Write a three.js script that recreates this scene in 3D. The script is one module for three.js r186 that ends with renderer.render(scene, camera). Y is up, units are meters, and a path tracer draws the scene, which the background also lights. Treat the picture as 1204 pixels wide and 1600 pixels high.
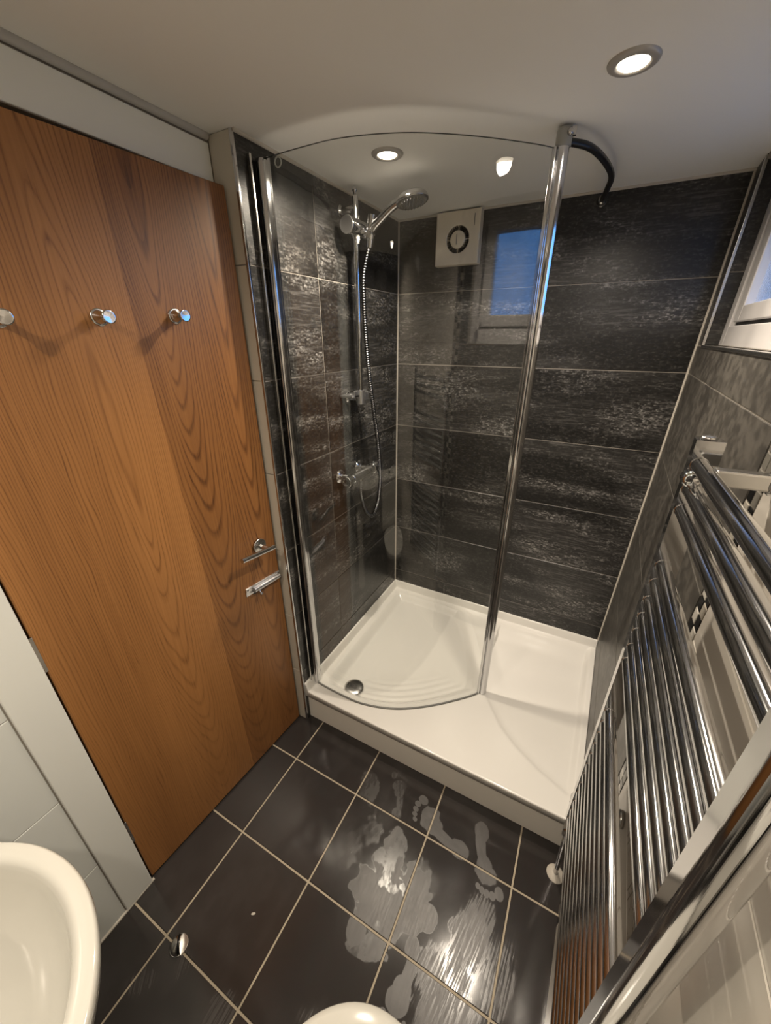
import * as THREE from 'three';
import { RoundedBoxGeometry } from 'three/addons/geometries/RoundedBoxGeometry.js';
import { mergeGeometries } from 'three/addons/utils/BufferGeometryUtils.js';

// ---------- camera, sky, exposure ----------
const scene = new THREE.Scene();
const camera = new THREE.PerspectiveCamera(106.87, 1204 / 1600, 0.02, 30);
camera.position.set(0.8907, 1.6254, 1.8105);
camera.rotation.order = 'YXZ';
camera.rotation.set(-0.4326, 0.4871, -0.0024);
scene.add(camera);
const renderer = new THREE.WebGLRenderer({ antialias: true });
renderer.toneMapping = THREE.LinearToneMapping;
renderer.toneMappingExposure = 1.0;
renderer.shadowMap.enabled = true;
scene.background = new THREE.Color().setRGB(0.5, 1.45, 3.4);   // blue dusk outside the window
const WARM = new THREE.Color().setRGB(1, 0.87, 0.71);
const LAMPS = [   // x, z, candela, tilt target dx dz
  { at: [0.837, 0.738], power: 5.0, label: 'recessed ceiling downlight over the open end of the shower, the nearest lit one' },
  { at: [0.262, 0.608], power: 5.9, label: 'recessed ceiling downlight above the shower head, seen through the curved glass' },
  { at: [0.26, 1.98], power: 2.8, label: 'recessed ceiling downlight above the wash basin' },
  { at: [0.80, 2.02], power: 2.3, label: 'recessed ceiling downlight above the toilet' },
];

// ---------- helpers ----------
const H = 2.0808, V3 = THREE.Vector3;
function rng(seed) { let a = seed >>> 0; return () => { a = (a + 0x6d2b79f5) | 0; let t = Math.imul(a ^ (a >>> 15), 1 | a); t = (t + Math.imul(t ^ (t >>> 7), 61 | t)) ^ t; return ((t ^ (t >>> 14)) >>> 0) / 4294967296; }; }
const rand = rng(7);
const used = {};
function numbered(n) { const k = used[n] = (used[n] ?? -1) + 1; return k ? `${n}_${String(k).padStart(3, '0')}` : n; }
function shade(m) { m.castShadow = true; m.receiveShadow = true; return m; }
function obj(name, geos, mat, parent = scene) {
  const list = Array.isArray(geos) ? geos : [geos];
  const g = list.length > 1 ? mergeGeometries(list.map((x) => { const y = x.index ? x.toNonIndexed() : x; for (const k of Object.keys(y.attributes)) if (!['position', 'normal', 'uv'].includes(k)) y.deleteAttribute(k); return y; })) : list[0];
  const m = shade(new THREE.Mesh(g, mat));
  m.name = parent === scene ? numbered(name) : name;
  parent.add(m);
  return m;
}
function tag(o, label, category, group, kind) { o.userData.label = label; if (category) o.userData.category = category; if (group) o.userData.group = group; if (kind) o.userData.kind = kind; return o; }
function thing(name, label, category, [x, y, z] = [0, 0, 0], turn = 0, group) {
  const o = new THREE.Group(); o.name = numbered(name); o.position.set(x, y, z); o.rotation.y = turn; scene.add(o);
  return tag(o, label, category, group);
}
function structure(name, label) { const o = new THREE.Group(); o.name = name; o.userData = { kind: 'structure', label }; scene.add(o); return o; }
const box = (x0, x1, y0, y1, z0, z1) => new THREE.BoxGeometry(x1 - x0, y1 - y0, z1 - z0).translate((x0 + x1) / 2, (y0 + y1) / 2, (z0 + z1) / 2);
const rbox = (x0, x1, y0, y1, z0, z1, r = 0.002, s = 2) => new RoundedBoxGeometry(x1 - x0, y1 - y0, z1 - z0, s, r).translate((x0 + x1) / 2, (y0 + y1) / 2, (z0 + z1) / 2);
function cyl(a, b, r0, r1 = r0, seg = 28) {
  const p = new V3(...a), q = new V3(...b), d = q.clone().sub(p), g = new THREE.CylinderGeometry(r1, r0, d.length(), seg);
  g.applyQuaternion(new THREE.Quaternion().setFromUnitVectors(new V3(0, 1, 0), d.normalize()));
  return g.translate((a[0] + b[0]) / 2, (a[1] + b[1]) / 2, (a[2] + b[2]) / 2);
}
// a turned profile [[radius, height] ...] set with its axis from point a towards b
function turned(profile, a, b, seg = 40) {
  const p = new V3(...a), d = new V3(...b).sub(p).normalize();
  return new THREE.LatheGeometry(profile.map(([r, y]) => new THREE.Vector2(r, y)), seg).applyQuaternion(new THREE.Quaternion().setFromUnitVectors(new V3(0, 1, 0), d)).translate(...a);
}
const tube = (pts, r, n = 64, s = 14) => new THREE.TubeGeometry(new THREE.CatmullRomCurve3(pts.map((p) => new V3(...p))), n, r, s, false);

// value noise
function noise(seed) {
  const t = new Float32Array(65536), r = rng(seed); for (let i = 0; i < 65536; i++) t[i] = r();
  const at = (x, y) => t[((y & 255) << 8) | (x & 255)];
  return (x, y) => { const xi = Math.floor(x), yi = Math.floor(y), fx = x - xi, fy = y - yi, u = fx * fx * (3 - 2 * fx), v = fy * fy * (3 - 2 * fy);
    return (at(xi, yi) * (1 - u) + at(xi + 1, yi) * u) * (1 - v) + (at(xi, yi + 1) * (1 - u) + at(xi + 1, yi + 1) * u) * v; };
}
const n1 = noise(11), n2 = noise(23), n3 = noise(37);
const fbm = (f, x, y, o = 4) => { let s = 0, a = 0.5, t = 0; for (let i = 0; i < o; i++) { s += a * f(x, y); t += a; x *= 2.03; y *= 2.03; a *= 0.5; } return s / t; };
const smooth = (a, b, x) => { const t = Math.min(1, Math.max(0, (x - a) / (b - a))); return t * t * (3 - 2 * t); };
const mix = (a, b, t) => a + (b - a) * t;
const srgb8 = (l) => Math.round(255 * Math.min(1, Math.max(0, l <= 0.0031308 ? 12.92 * l : 1.055 * Math.pow(l, 1 / 2.4) - 0.055)));
function texture(w, h, fn, { color = true, repeat = true } = {}) {   // fn(i, j) -> [r, g, b] linear for colour maps, else plain values
  const d = new Uint8Array(w * h * 4);
  for (let j = 0; j < h; j++) for (let i = 0; i < w; i++) {
    const c = fn(i, j), k = (j * w + i) * 4;
    for (let q = 0; q < 3; q++) d[k + q] = color ? srgb8(c[q]) : Math.round(255 * Math.min(1, Math.max(0, c[q])));
    d[k + 3] = 255;
  }
  const t = new THREE.DataTexture(d, w, h);
  t.magFilter = THREE.LinearFilter; t.minFilter = THREE.LinearMipmapLinearFilter; t.generateMipmaps = true;
  t.wrapS = t.wrapT = repeat ? THREE.RepeatWrapping : THREE.ClampToEdgeWrapping;
  if (color) t.colorSpace = THREE.SRGBColorSpace;
  t.needsUpdate = true;
  return t;
}
const rgb = (r, g, b) => new THREE.Color().setRGB(r, g, b);
const std = (o) => new THREE.MeshStandardMaterial(o), phys = (o) => new THREE.MeshPhysicalMaterial(o);

// ---------- materials ----------
const M = {
  chrome: std({ color: rgb(0.62, 0.62, 0.63), metalness: 1, roughness: 0.09 }),
  capGrey: std({ color: rgb(0.3, 0.3, 0.28), roughness: 0.35 }),
  bezel: std({ color: rgb(0.42, 0.4, 0.37), roughness: 0.35, metalness: 0.2 }),
  bright: std({ color: rgb(0.78, 0.78, 0.8), metalness: 1, roughness: 0.3 }),
  satin: std({ color: rgb(0.6, 0.59, 0.57), metalness: 1, roughness: 0.24 }),
  ceiling: std({ color: rgb(0.84, 0.83, 0.79), roughness: 0.75 }),
  paint: std({ color: rgb(0.78, 0.79, 0.75), roughness: 0.42 }),
  plaster: std({ color: rgb(0.45, 0.44, 0.42), roughness: 0.9 }),
  grout: std({ color: rgb(0.42, 0.36, 0.27), roughness: 0.9 }),
  greyGrout: std({ color: rgb(0.29, 0.265, 0.23), roughness: 0.9 }),
  silicone: std({ color: rgb(0.5, 0.46, 0.4), roughness: 0.5 }),
  acrylic: phys({ color: rgb(0.78, 0.76, 0.72), roughness: 0.22, clearcoat: 0.4, clearcoatRoughness: 0.08 }),
  plinth: std({ color: rgb(0.86, 0.82, 0.75), roughness: 0.5 }),
  ceramic: phys({ color: rgb(0.64, 0.625, 0.57), roughness: 0.12, clearcoat: 0.5, clearcoatRoughness: 0.04 }),
  upvc: std({ color: rgb(0.5, 0.485, 0.48), roughness: 0.35 }),
  greyPlastic: std({ color: rgb(0.16, 0.16, 0.15), roughness: 0.35 }),
  blackPlastic: std({ color: rgb(0.012, 0.012, 0.013), roughness: 0.3 }),
  dark: std({ color: rgb(0.01, 0.009, 0.008), roughness: 0.7 }),
  fan: std({ color: rgb(0.74, 0.67, 0.55), roughness: 0.45 }),
  glass: phys({ color: rgb(0.955, 0.96, 0.95), transmission: 1, thickness: 0, roughness: 0.0, ior: 1.5 }),
  edge: std({ color: rgb(0.02, 0.028, 0.024), roughness: 0.2 }),
  hose: std({ color: rgb(0.11, 0.11, 0.115), metalness: 1, roughness: 0.2 }),
  seal: phys({ color: rgb(0.75, 0.78, 0.74), transmission: 0.6, thickness: 0, roughness: 0.3 }),
  lamp: std({ color: rgb(0.1, 0.1, 0.1), emissive: rgb(1, 0.86, 0.66), emissiveIntensity: 9 }),
};
const slateTone = (x, y) => {
  const band = smooth(0.34, 0.7, fbm(n1, x * 1.6 + 3, y * 9 + 2, 4)), patch = smooth(0.4, 0.68, fbm(n3, x * 5 + 7, y * 17, 3));
  const grain = smooth(0.36, 0.74, fbm(n2, x * 95, y * 240, 4)), speck = smooth(0.45, 0.8, fbm(n3, x * 170 + 40, y * 170, 2));
  const thread = smooth(0.55, 0.8, fbm(n1, x * 20 + 11, y * 300, 2));
  return 0.009 + 0.016 * band + (0.026 + 0.19 * band * patch) * grain * (0.35 + 1.0 * speck) + 0.05 * band * thread;
};
const SW = 1024, SH = 1024;   // one square metre
const slateMap = texture(SW, SH, (i, j) => {
  // cross-faded at the edges so that the picture repeats
  const x = i / SW, y = j / SH, fx = smooth(0.85, 1, x), fy = smooth(0.85, 1, y);
  const a = mix(mix(slateTone(x, y), slateTone(x - 1, y), fx), mix(slateTone(x, y - 1), slateTone(x - 1, y - 1), fx), fy);
  return [a * 1.03, a * 0.99, a * 0.95];
});
const slate = [std({ map: slateMap, roughness: 0.34 }), std({ map: slateMap, roughness: 0.3, color: rgb(0.88, 0.88, 0.88) }), std({ map: slateMap, roughness: 0.37, color: rgb(1, 0.98, 0.95) })];
const brownSlate = std({ map: texture(512, 512, (i, j) => { const x = i / 512, y = j / 512, a = 0.048 + 0.042 * smooth(0.3, 0.75, fbm(n2, x * 45, y * 60, 4)) + 0.03 * (fbm(n1, x * 9, y * 9, 3) - 0.5); return [a * 1.06, a * 0.98, a * 0.86]; }), roughness: 0.4 });
const cream = std({ color: rgb(0.68, 0.64, 0.57), roughness: 0.2 });
const whiteTile = std({ color: rgb(0.72, 0.74, 0.71), roughness: 0.18 });
const endTile = std({ color: rgb(0.58, 0.54, 0.46), roughness: 0.35 });
// oak veneer: x 0..0.70 m across, y 0..2 m up; each leaf of veneer shows long ovals round its own heart
const LEAVES = [[0, -0.2, 1.0, 0.03], [0.17, 0.285, 1.42, 0.075], [0.405, 0.475, 2.2, 0.075], [0.565, 0.63, 2.35, 0.05], [0.7, 0, 0, 0]];
const oak = std({ map: texture(1024, 2048, (i, j) => {
  const x = i / 1024 * 0.7, y = j / 2048 * 2;
  const lean = x + 0.02 * (y - 1) + 0.008 * (fbm(n1, x * 3, y * 2.2, 2) - 0.5);
  let k = 0; while (k < 3 && lean > LEAVES[k + 1][0] + 0.012 * (n1(k * 9.1, y * 1.3) - 0.5)) k++;
  const [, cx, cy, asp] = LEAVES[k], wob = (fbm(n2, x * 13 + k * 31, y * 2.6 + k * 7, 3) - 0.5) * 0.03 + (fbm(n3, x * 60, y * 8, 2) - 0.5) * 0.004;
  const r = Math.hypot(lean - cx + wob, asp * (y - cy)), f = Math.hypot(r, 0.03) / 0.0056 + fbm(n1, r * 30, k * 5.5, 2) * 3;
  const ring = f - Math.floor(f), line = (1 - smooth(0.0, 0.3, ring)) + smooth(0.82, 1, ring) * 0.9, str = 0.35 + 0.65 * n3(Math.floor(f) * 3.7 + k * 11, y * 1.1);
  const pores = smooth(0.5, 0.78, fbm(n2, x * 560, y * 11, 2)), fine = fbm(n3, x * 330, y * 4, 2), broad = fbm(n1, x * 11 + 5, y * 0.9, 3);
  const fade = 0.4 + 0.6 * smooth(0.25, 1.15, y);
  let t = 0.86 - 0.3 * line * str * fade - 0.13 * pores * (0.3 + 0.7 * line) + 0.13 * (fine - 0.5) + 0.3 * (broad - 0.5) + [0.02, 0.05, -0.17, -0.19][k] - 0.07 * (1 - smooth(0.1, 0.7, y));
  t = Math.max(0.25, t);
  return [0.4 * Math.pow(t, 1.3), 0.182 * Math.pow(t, 1.5), 0.056 * Math.pow(t, 1.75)];
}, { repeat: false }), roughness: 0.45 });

// ---------- setting: floor ----------
// one tile: front face at z = 0 looking to +z, chamfered edges, uv in metres from (u0, v0)
function tileGeo(w, h, t, u0, v0, us = 1, c = 0.0012) {
  const a = [[0, 0], [w, 0], [w, h], [0, h]], b = [[c, c], [w - c, c], [w - c, h - c], [c, h - c]], pos = [], uv = [];
  const quad = (p) => { for (const k of [0, 1, 2, 0, 2, 3]) { pos.push(...p[k]); uv.push((u0 + p[k][0]) * us, (v0 + p[k][1]) * us); } };
  quad(b.map(([x, y]) => [x, y, 0]));
  for (let i = 0; i < 4; i++) { const j = (i + 1) % 4;
    quad([[...a[i], -c], [...a[j], -c], [...b[j], 0], [...b[i], 0]]);
    quad([[...a[i], -t], [...a[j], -t], [...a[j], -c], [...a[i], -c]]); }
  const g = new THREE.BufferGeometry();
  g.setAttribute('position', new THREE.Float32BufferAttribute(pos, 3)); g.setAttribute('uv', new THREE.Float32BufferAttribute(uv, 2)); g.computeVertexNormals();
  return g;
}
const FX0 = -0.1, FX1 = 1.16, FZ0 = 0.86, FZ1 = 2.36;   // floor picture covers this rectangle
const marks = [];   // dried smears and bare footprints: [x, z, rx, rz, turn, strength, streak]
function foot(x, z, deg, len, side, s) {   // heel to toes along the turn, deg 0 = towards +z
  const a = deg * Math.PI / 180, put = (u, v, ru, rv) => marks.push([x + Math.sin(a) * v + Math.cos(a) * u, z + Math.cos(a) * v - Math.sin(a) * u, ru * len, rv * len, a, s, 0]);
  put(0, -0.36 * len, 0.125, 0.15); put(0.045 * side * len, -0.1 * len, 0.085, 0.3); put(0.02 * side * len, 0.1 * len, 0.13, 0.16); put(0, 0.21 * len, 0.17, 0.14);
  [[-0.15, 0.43, 0.068], [-0.045, 0.46, 0.048], [0.035, 0.44, 0.042], [0.1, 0.405, 0.038], [0.155, 0.36, 0.034]].forEach(([u, v, r]) => put(u * side * len, v * len, r, r * 1.25));
}
const smear = (x, z, rx, rz, deg, s, streak = 0) => marks.push([x, z, rx, rz, deg * Math.PI / 180, s, streak]);
foot(0.70, 1.04, -106, 0.235, 1, 0.62);
foot(0.868, 1.045, 22, 0.215, -1, 0.6);
foot(0.738, 1.425, 3, 0.19, 1, 0.6);
foot(0.52, 1.01, 200, 0.17, -1, 0.22);
smear(0.60, 1.295, 0.078, 0.085, 20, 0.72); smear(0.578, 1.19, 0.045, 0.09, -8, 0.62); smear(0.54, 1.29, 0.05, 0.05, 30, 0.5); smear(0.655, 1.35, 0.06, 0.04, 60, 0.66);
smear(0.69, 1.22, 0.045, 0.1, 8, 0.6); smear(0.715, 1.31, 0.05, 0.026, 25, 0.72); smear(0.752, 1.277, 0.034, 0.036, 0, 0.85);
smear(0.615, 1.42, 0.055, 0.03, 15, 0.68); smear(0.57, 1.4, 0.03, 0.035, 0, 0.5);
smear(0.40, 1.03, 0.04, 0.07, 15, 0.22); smear(0.47, 1.2, 0.05, 0.1, -20, 0.16);
smear(0.875, 1.28, 0.062, 0.15, -11, 0.95, 1); smear(0.80, 1.36, 0.06, 0.07, -10, 0.7, 1); smear(0.86, 1.45, 0.09, 0.09, -10, 0.75, 1);
smear(0.97, 1.3, 0.05, 0.12, -5, 0.3, 1); smear(0.327, 1.713, 0.045, 0.06, 0, 0.6, 1); smear(0.10, 1.76, 0.05, 0.03, 40, 0.35, 1); smear(0.17, 1.69, 0.025, 0.03, 30, 0.4, 1); smear(0.55, 1.6, 0.05, 0.04, 0, 0.2, 1);
const FW = 1344, FH = 1600;
const film = new Float32Array(FW * FH);
for (const [mx, mz, rx, rz, a, s, streak] of marks) {
  const R = Math.max(rx, rz) * 1.6, ca = Math.cos(a), sa = Math.sin(a);
  const i0 = Math.max(0, Math.floor((mx - R - FX0) / (FX1 - FX0) * FW)), i1 = Math.min(FW - 1, Math.ceil((mx + R - FX0) / (FX1 - FX0) * FW));
  const j0 = Math.max(0, Math.floor((mz - R - FZ0) / (FZ1 - FZ0) * FH)), j1 = Math.min(FH - 1, Math.ceil((mz + R - FZ0) / (FZ1 - FZ0) * FH));
  for (let j = j0; j <= j1; j++) for (let i = i0; i <= i1; i++) {
    const x = FX0 + i / FW * (FX1 - FX0), z = FZ0 + j / FH * (FZ1 - FZ0), dx = x - mx, dz = z - mz;
    const u = dx * ca - dz * sa, v = dx * sa + dz * ca;
    const wob = (fbm(n1, x * 28 + 5, z * 28, 3) - 0.5) * (streak ? 0.9 : rx > 0.035 ? 1.05 : 0.45), d = Math.hypot(u / rx, v / rz) + wob;
    let k = streak ? 1 - smooth(0.35, 1.15, d) : (1 - smooth(0.86, 1.04, d));
    if (streak) k *= 0.25 + 0.95 * smooth(0.35, 0.68, fbm(n2, u * 380, v * 13, 4));
    else k *= 0.35 + 0.95 * fbm(n3, x * 34 + 3, z * 26, 4) + 0.25 * smooth(0.5, 0.75, fbm(n2, u * 150 + 9, v * 20, 3));
    if (!streak && rx > 0.035) k *= 0.3 + 0.85 * smooth(0.36, 0.62, fbm(n1, x * 24 + 40, z * 19, 4)) ;
    const q = j * FW + i; film[q] = Math.max(film[q], Math.min(1, k * s));
  }
}
for (let j = 0; j < FH; j++) for (let i = 0; i < FW; i++) { const x = i / FW * 1.26, z = j / FH * 1.5; film[j * FW + i] = Math.min(1, film[j * FW + i] * 0.9 + 0.16 * smooth(0.5, 0.75, fbm(n1, x * 5 + 2, z * 5, 3)) * (0.4 + 0.6 * fbm(n2, x * 40, z * 12, 3))); }
const floorTile = std({
  map: texture(FW, FH, (i, j) => {
    const x = i / FW, z = j / FH, f = film[j * FW + i], b = 0.024 + 0.007 * fbm(n1, x * 6, z * 7, 4), d = 0.006 * smooth(0.5, 0.7, fbm(n3, x * 14 + 4, z * 12, 4));
    return [b * 1.06 + d + f * 0.052, b * 0.92 + d + f * 0.049, b * 0.88 + d + f * 0.047];
  }, { repeat: false }),
  roughnessMap: texture(FW, FH, (i, j) => { const f = film[j * FW + i], r = 0.1 + 0.05 * fbm(n2, i / 90, j / 90, 3) + smooth(0.03, 0.35, f) * (0.19 + 0.1 * fbm(n3, i / 2.5, j / 26, 2)); return [r, r, r]; }, { color: false, repeat: false }),
  roughness: 1,
});
{
  const floor = structure('floor', 'dark glazed bathroom floor tiles with pale beige grout');
  obj('grout_bed', box(-0.25, 1.4, -0.1, -0.0025, -0.2, 2.5), M.grout, floor);
  const g = 0.0028, xs = [-0.115, ...[0, 1, 2, 3].map((i) => 0.0742 + 0.2973 * i), 1.2], zs = [0.86, ...[0, 1, 2, 3, 4].map((j) => 1.0821 + 0.2969 * j), 2.4];
  for (let i = 0; i + 1 < xs.length; i++) for (let j = 0; j + 1 < zs.length; j++) {
    const w = xs[i + 1] - xs[i] - 2 * g, h = zs[j + 1] - zs[j] - 2 * g, x = xs[i] + g, z = zs[j + 1] - g;
    const t = tileGeo(w, h, 0.006, 0, 0, 1, 0.0014), p = t.attributes.position, uv = t.attributes.uv;
    for (let k = 0; k < p.count; k++) uv.setXY(k, (x + p.getX(k) - FX0) / (FX1 - FX0), (z - p.getY(k) - FZ0) / (FZ1 - FZ0));
    const m = obj('tile', t.rotateX(-Math.PI / 2), floorTile, floor); m.position.set(x, 0.0002 * ((i * 7 + j * 3) % 3), z);
  }
}
// ---------- setting: ceiling ----------
obj('ceiling', box(-0.3, 1.5, H, H + 0.12, -0.2, 2.5), M.ceiling).userData = { kind: 'structure', label: 'flat off-white painted ceiling' };

// ---------- setting: walls ----------
const ROWS = [-0.003, 0.303, 0.603, 0.903, 1.203, 1.503, 1.803, H];
const slatePick = () => slate[Math.floor(rand() * 3)];
// fills a rectangle with tiles on a plane: place(u, v) puts the tile's lower left corner
function tiles(parent, us, vs, mat, place, gap = 0.0014) {
  for (let i = 0; i + 1 < us.length; i++) for (let j = 0; j + 1 < vs.length; j++) {
    const w = us[i + 1] - us[i] - 2 * gap, h = vs[j + 1] - vs[j] - 2 * gap; if (w < 0.004 || h < 0.004) continue;
    const m = obj('tile', tileGeo(w, h, 0.008, rand(), rand()), typeof mat === 'function' ? mat(i, j) : mat, parent);
    place(m, us[i] + gap, vs[j] + gap, w, h);
  }
}
{   // back wall with the fan
  const w = structure('wall_back', 'back shower wall of large dark streaked tiles');
  obj('backing', box(-0.3, 1.5, -0.1, H, -0.2, -0.0018), M.greyGrout, w);
  tiles(w, [0.002, 0.6, 1.2], ROWS, slatePick, (m, u, v) => m.position.set(u, v, 0.0003 * rand()));
}
{   // left wall: the tiled shower part stands out, the door part lies 85 mm back
  const w = structure('wall_left', 'left wall with dark shower tiles, a doorway and white tiles beyond');
  obj('backing', [box(-0.3, -0.0018, -0.1, H, -0.1, 0.91), box(-0.3, -0.2, -0.1, H, 0.9, 2.45), box(-0.21, -0.0862, -0.1, H, 1.695, 2.45), box(-0.21, -0.0862, 1.985, H, 0.9, 1.7)], M.greyGrout, w);
  tiles(w, [-0.914, -0.6025, -0.002], ROWS, slatePick, (m, u, v) => { m.rotation.y = Math.PI / 2; m.position.set(0.0003 * rand(), v, -u); });
  tiles(w, [-2.36, -2.12, -1.70], [0, 0.28, 0.578, 0.88, 1.18, 1.48, 1.78, H], whiteTile, (m, u, v) => { m.rotation.y = Math.PI / 2; m.position.set(-0.084, v, -u); }, 0.001);
  // end face of the shower part, beside the door
  tiles(w, [-0.082, -0.006], ROWS, endTile, (m, u, v) => m.position.set(u, v, 0.9145), 0.0012);
}
const P = new THREE.Matrix4();   // the right wall leans out by 2 degrees and runs in towards the camera
{
  const ez = new V3(-0.04, 0, 1).normalize(), ey = new V3(0.0202, 1, 0); ey.addScaledVector(ez, -ey.dot(ez)).normalize();
  P.makeBasis(new V3().crossVectors(ey, ez), ey, ez).setPosition(1.148, 0, 0);
}
const onRight = (o) => { P.decompose(o.position, o.quaternion, o.scale); return o; };   // local x = into the wall, y up, z along it
const WIN = { z0: 0.115, z1: 0.99, y0: 1.597, y1: 2.068 };
const mosaicTones = [std({ color: rgb(0.008, 0.008, 0.008), roughness: 0.12 }), std({ color: rgb(0.5, 0.47, 0.42), roughness: 0.25 }), std({ color: rgb(0.16, 0.15, 0.13), roughness: 0.25 }), std({ color: rgb(0.34, 0.31, 0.26), roughness: 0.25 })];
{
  const w = onRight(structure('wall_right', 'right wall of dark tiles, a mosaic strip and cream tiles under a window'));
  const Y = 2.12;
  obj('backing', [box(0.0018, 0.2, -0.1, WIN.y0 - 0.004, -0.1, 2.5), box(0.0018, 0.2, WIN.y0 - 0.01, Y, -0.1, WIN.z0 - 0.004), box(0.0018, 0.2, WIN.y0 - 0.01, Y, WIN.z1 + 0.004, 2.5), box(0.0018, 0.2, WIN.y1, Y, -0.1, 2.5)], M.greyGrout, w);
  const at = (m, u, v) => { m.rotation.y = -Math.PI / 2; m.position.set(-0.0003 * rand(), v, u); };
  const brown = (i, j) => brownSlate;
  tiles(w, [0.002, 0.745, 1.055], ROWS.slice(0, 6), brown, at);
  tiles(w, [0.002, 1.055], [1.503, WIN.y0 - 0.002], brown, at);
  tiles(w, [0.002, WIN.z0], [WIN.y0, 1.803, Y], slatePick, at);
  tiles(w, [WIN.z1 + 0.002, 1.055], [WIN.y0, 1.803, Y], slatePick, at);
  for (let c = 0; c < 2; c++) for (let r = 0; r < 80; r++) {
    const y = 0.004 + r * 0.0262, tone = (r + c) % 2 ? (rand() < 0.75 ? 0 : 2) : 1 + Math.floor(rand() * 3);
    const m = obj('mosaic_tile', tileGeo(0.0235, 0.024, 0.006, 0, 0, 1, 0.001), mosaicTones[tone], w); at(m, 1.0585 + c * 0.0258, y);
  }
  const zs = [1.111, 1.416, 1.705, 2.01, 2.36], dec = (i, j) => j === 2 && i < 2 ? decor : cream;
  var decor = std({ map: texture(256, 256, (i, j) => {   // pale print of leafy strokes in a thin frame
    const x = i / 256, y = j / 256; let t = 0;
    for (let k = 0; k < 7; k++) { const c = 0.2 + k * 0.1, d = Math.abs(y - c - 0.12 * Math.sin(x * 9 + k * 1.7)); t = Math.max(t, (1 - smooth(0.006, 0.016, d)) * smooth(0.45, 0.55, n1(x * 9 + k * 3, y * 9))); }
    const e = Math.min(x, y, 1 - x, 1 - y); t = Math.max(t, 1 - smooth(0.008, 0.016, Math.abs(e - 0.08)));
    return [0.54 - 0.33 * t, 0.5 - 0.32 * t, 0.44 - 0.3 * t];
  }), roughness: 0.2 });
  decor.map.repeat.set(11, 11);
  tiles(w, zs, [-0.003, 0.37, 0.745, 0.84, 1.146, 1.23, 1.6, 1.85, Y], dec, at, 0.001);
  // reveal tiles and the sill ledge round the window
  tiles(w, [0.001, 0.045], [WIN.y0, 1.803, WIN.y1], slatePick, (m, u, v) => m.position.set(u, v, WIN.z0));
  tiles(w, [WIN.z0, WIN.z1], [-0.045, 0.001], brownSlate, (m, u, v, ww) => { m.rotation.set(-Math.PI / 2, 0, -Math.PI / 2); m.position.set(-v, WIN.y0, u); });
}
{
  const w = structure('wall_front', 'dark tiled wall behind the camera');
  obj('backing', box(-0.3, 1.5, -0.1, H, 2.362, 2.5), M.greyGrout, w);
  tiles(w, [-1.2, -0.7, -0.1, 0.1].map((x) => x), [0, 0.3, 0.6, 0.9, 1.2, 1.5, 1.8, H], slatePick, (m, u, v) => { m.rotation.y = Math.PI; m.position.set(-u, v, 2.36); });
}
// ---------- trims ----------
const trim = (n, label, geos, mat, right) => { const m = obj('trim', geos, mat); m.name = `trim_${n}`; m.userData = { kind: 'structure', label }; if (right) onRight(m); return m; };
trim(1, 'white painted lintel board over the door', rbox(-0.088, -0.079, 1.985, 2.064, 0.917, 2.3, 0.002), M.paint);
trim(2, 'white painted door lining strip on the hinge side', rbox(-0.1, -0.08, 0, 1.99, 1.616, 1.698, 0.003), M.paint);
trim(3, 'chrome corner bead at the end of the tiled shower wall', [rbox(-0.007, 0.0025, 0.0, H, 0.9085, 0.917, 0.0022, 3)], M.chrome);
trim(4, 'thin dark sealant coving along the ceiling above the door', [cyl([-0.079, H - 0.004, 0.92], [-0.079, H - 0.006, 2.3], 0.009, 0.009, 12)], M.plaster);
trim(5, 'chrome edge bead of the window recess', [rbox(-0.004, 0.005, WIN.y0 - 0.003, WIN.y1 + 0.01, WIN.z0 - 0.005, WIN.z0 + 0.003, 0.002), rbox(-0.004, 0.014, WIN.y0 - 0.006, WIN.y0 + 0.002, WIN.z0, WIN.z1, 0.002)], M.satin, true);
trim(6, 'pale silicone bead in the right corner of the shower', [cyl([1.1515, 0.22, 0.001], [1.189, H, 0.001], 0.005, 0.005, 10)], M.silicone);
trim(7, 'pale silicone bead in the left corner of the shower', [cyl([0.001, 0.22, 0.001], [0.001, H, 0.001], 0.0035, 0.0035, 10)], M.silicone);
trim(8, 'white sealant line along the ceiling over the shower tiles', [cyl([0.002, H - 0.001, 0.0], [0.002, H - 0.001, 0.912], 0.006, 0.006, 8), cyl([0.0, H - 0.001, 0.002], [1.19, H - 0.001, 0.002], 0.006, 0.006, 8)], M.silicone);
trim(9, 'pale sealant line where the white tiles meet the floor', [cyl([-0.0835, 0.002, 1.61], [-0.0835, 0.002, 2.34], 0.005, 0.005, 8)], M.silicone);
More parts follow.
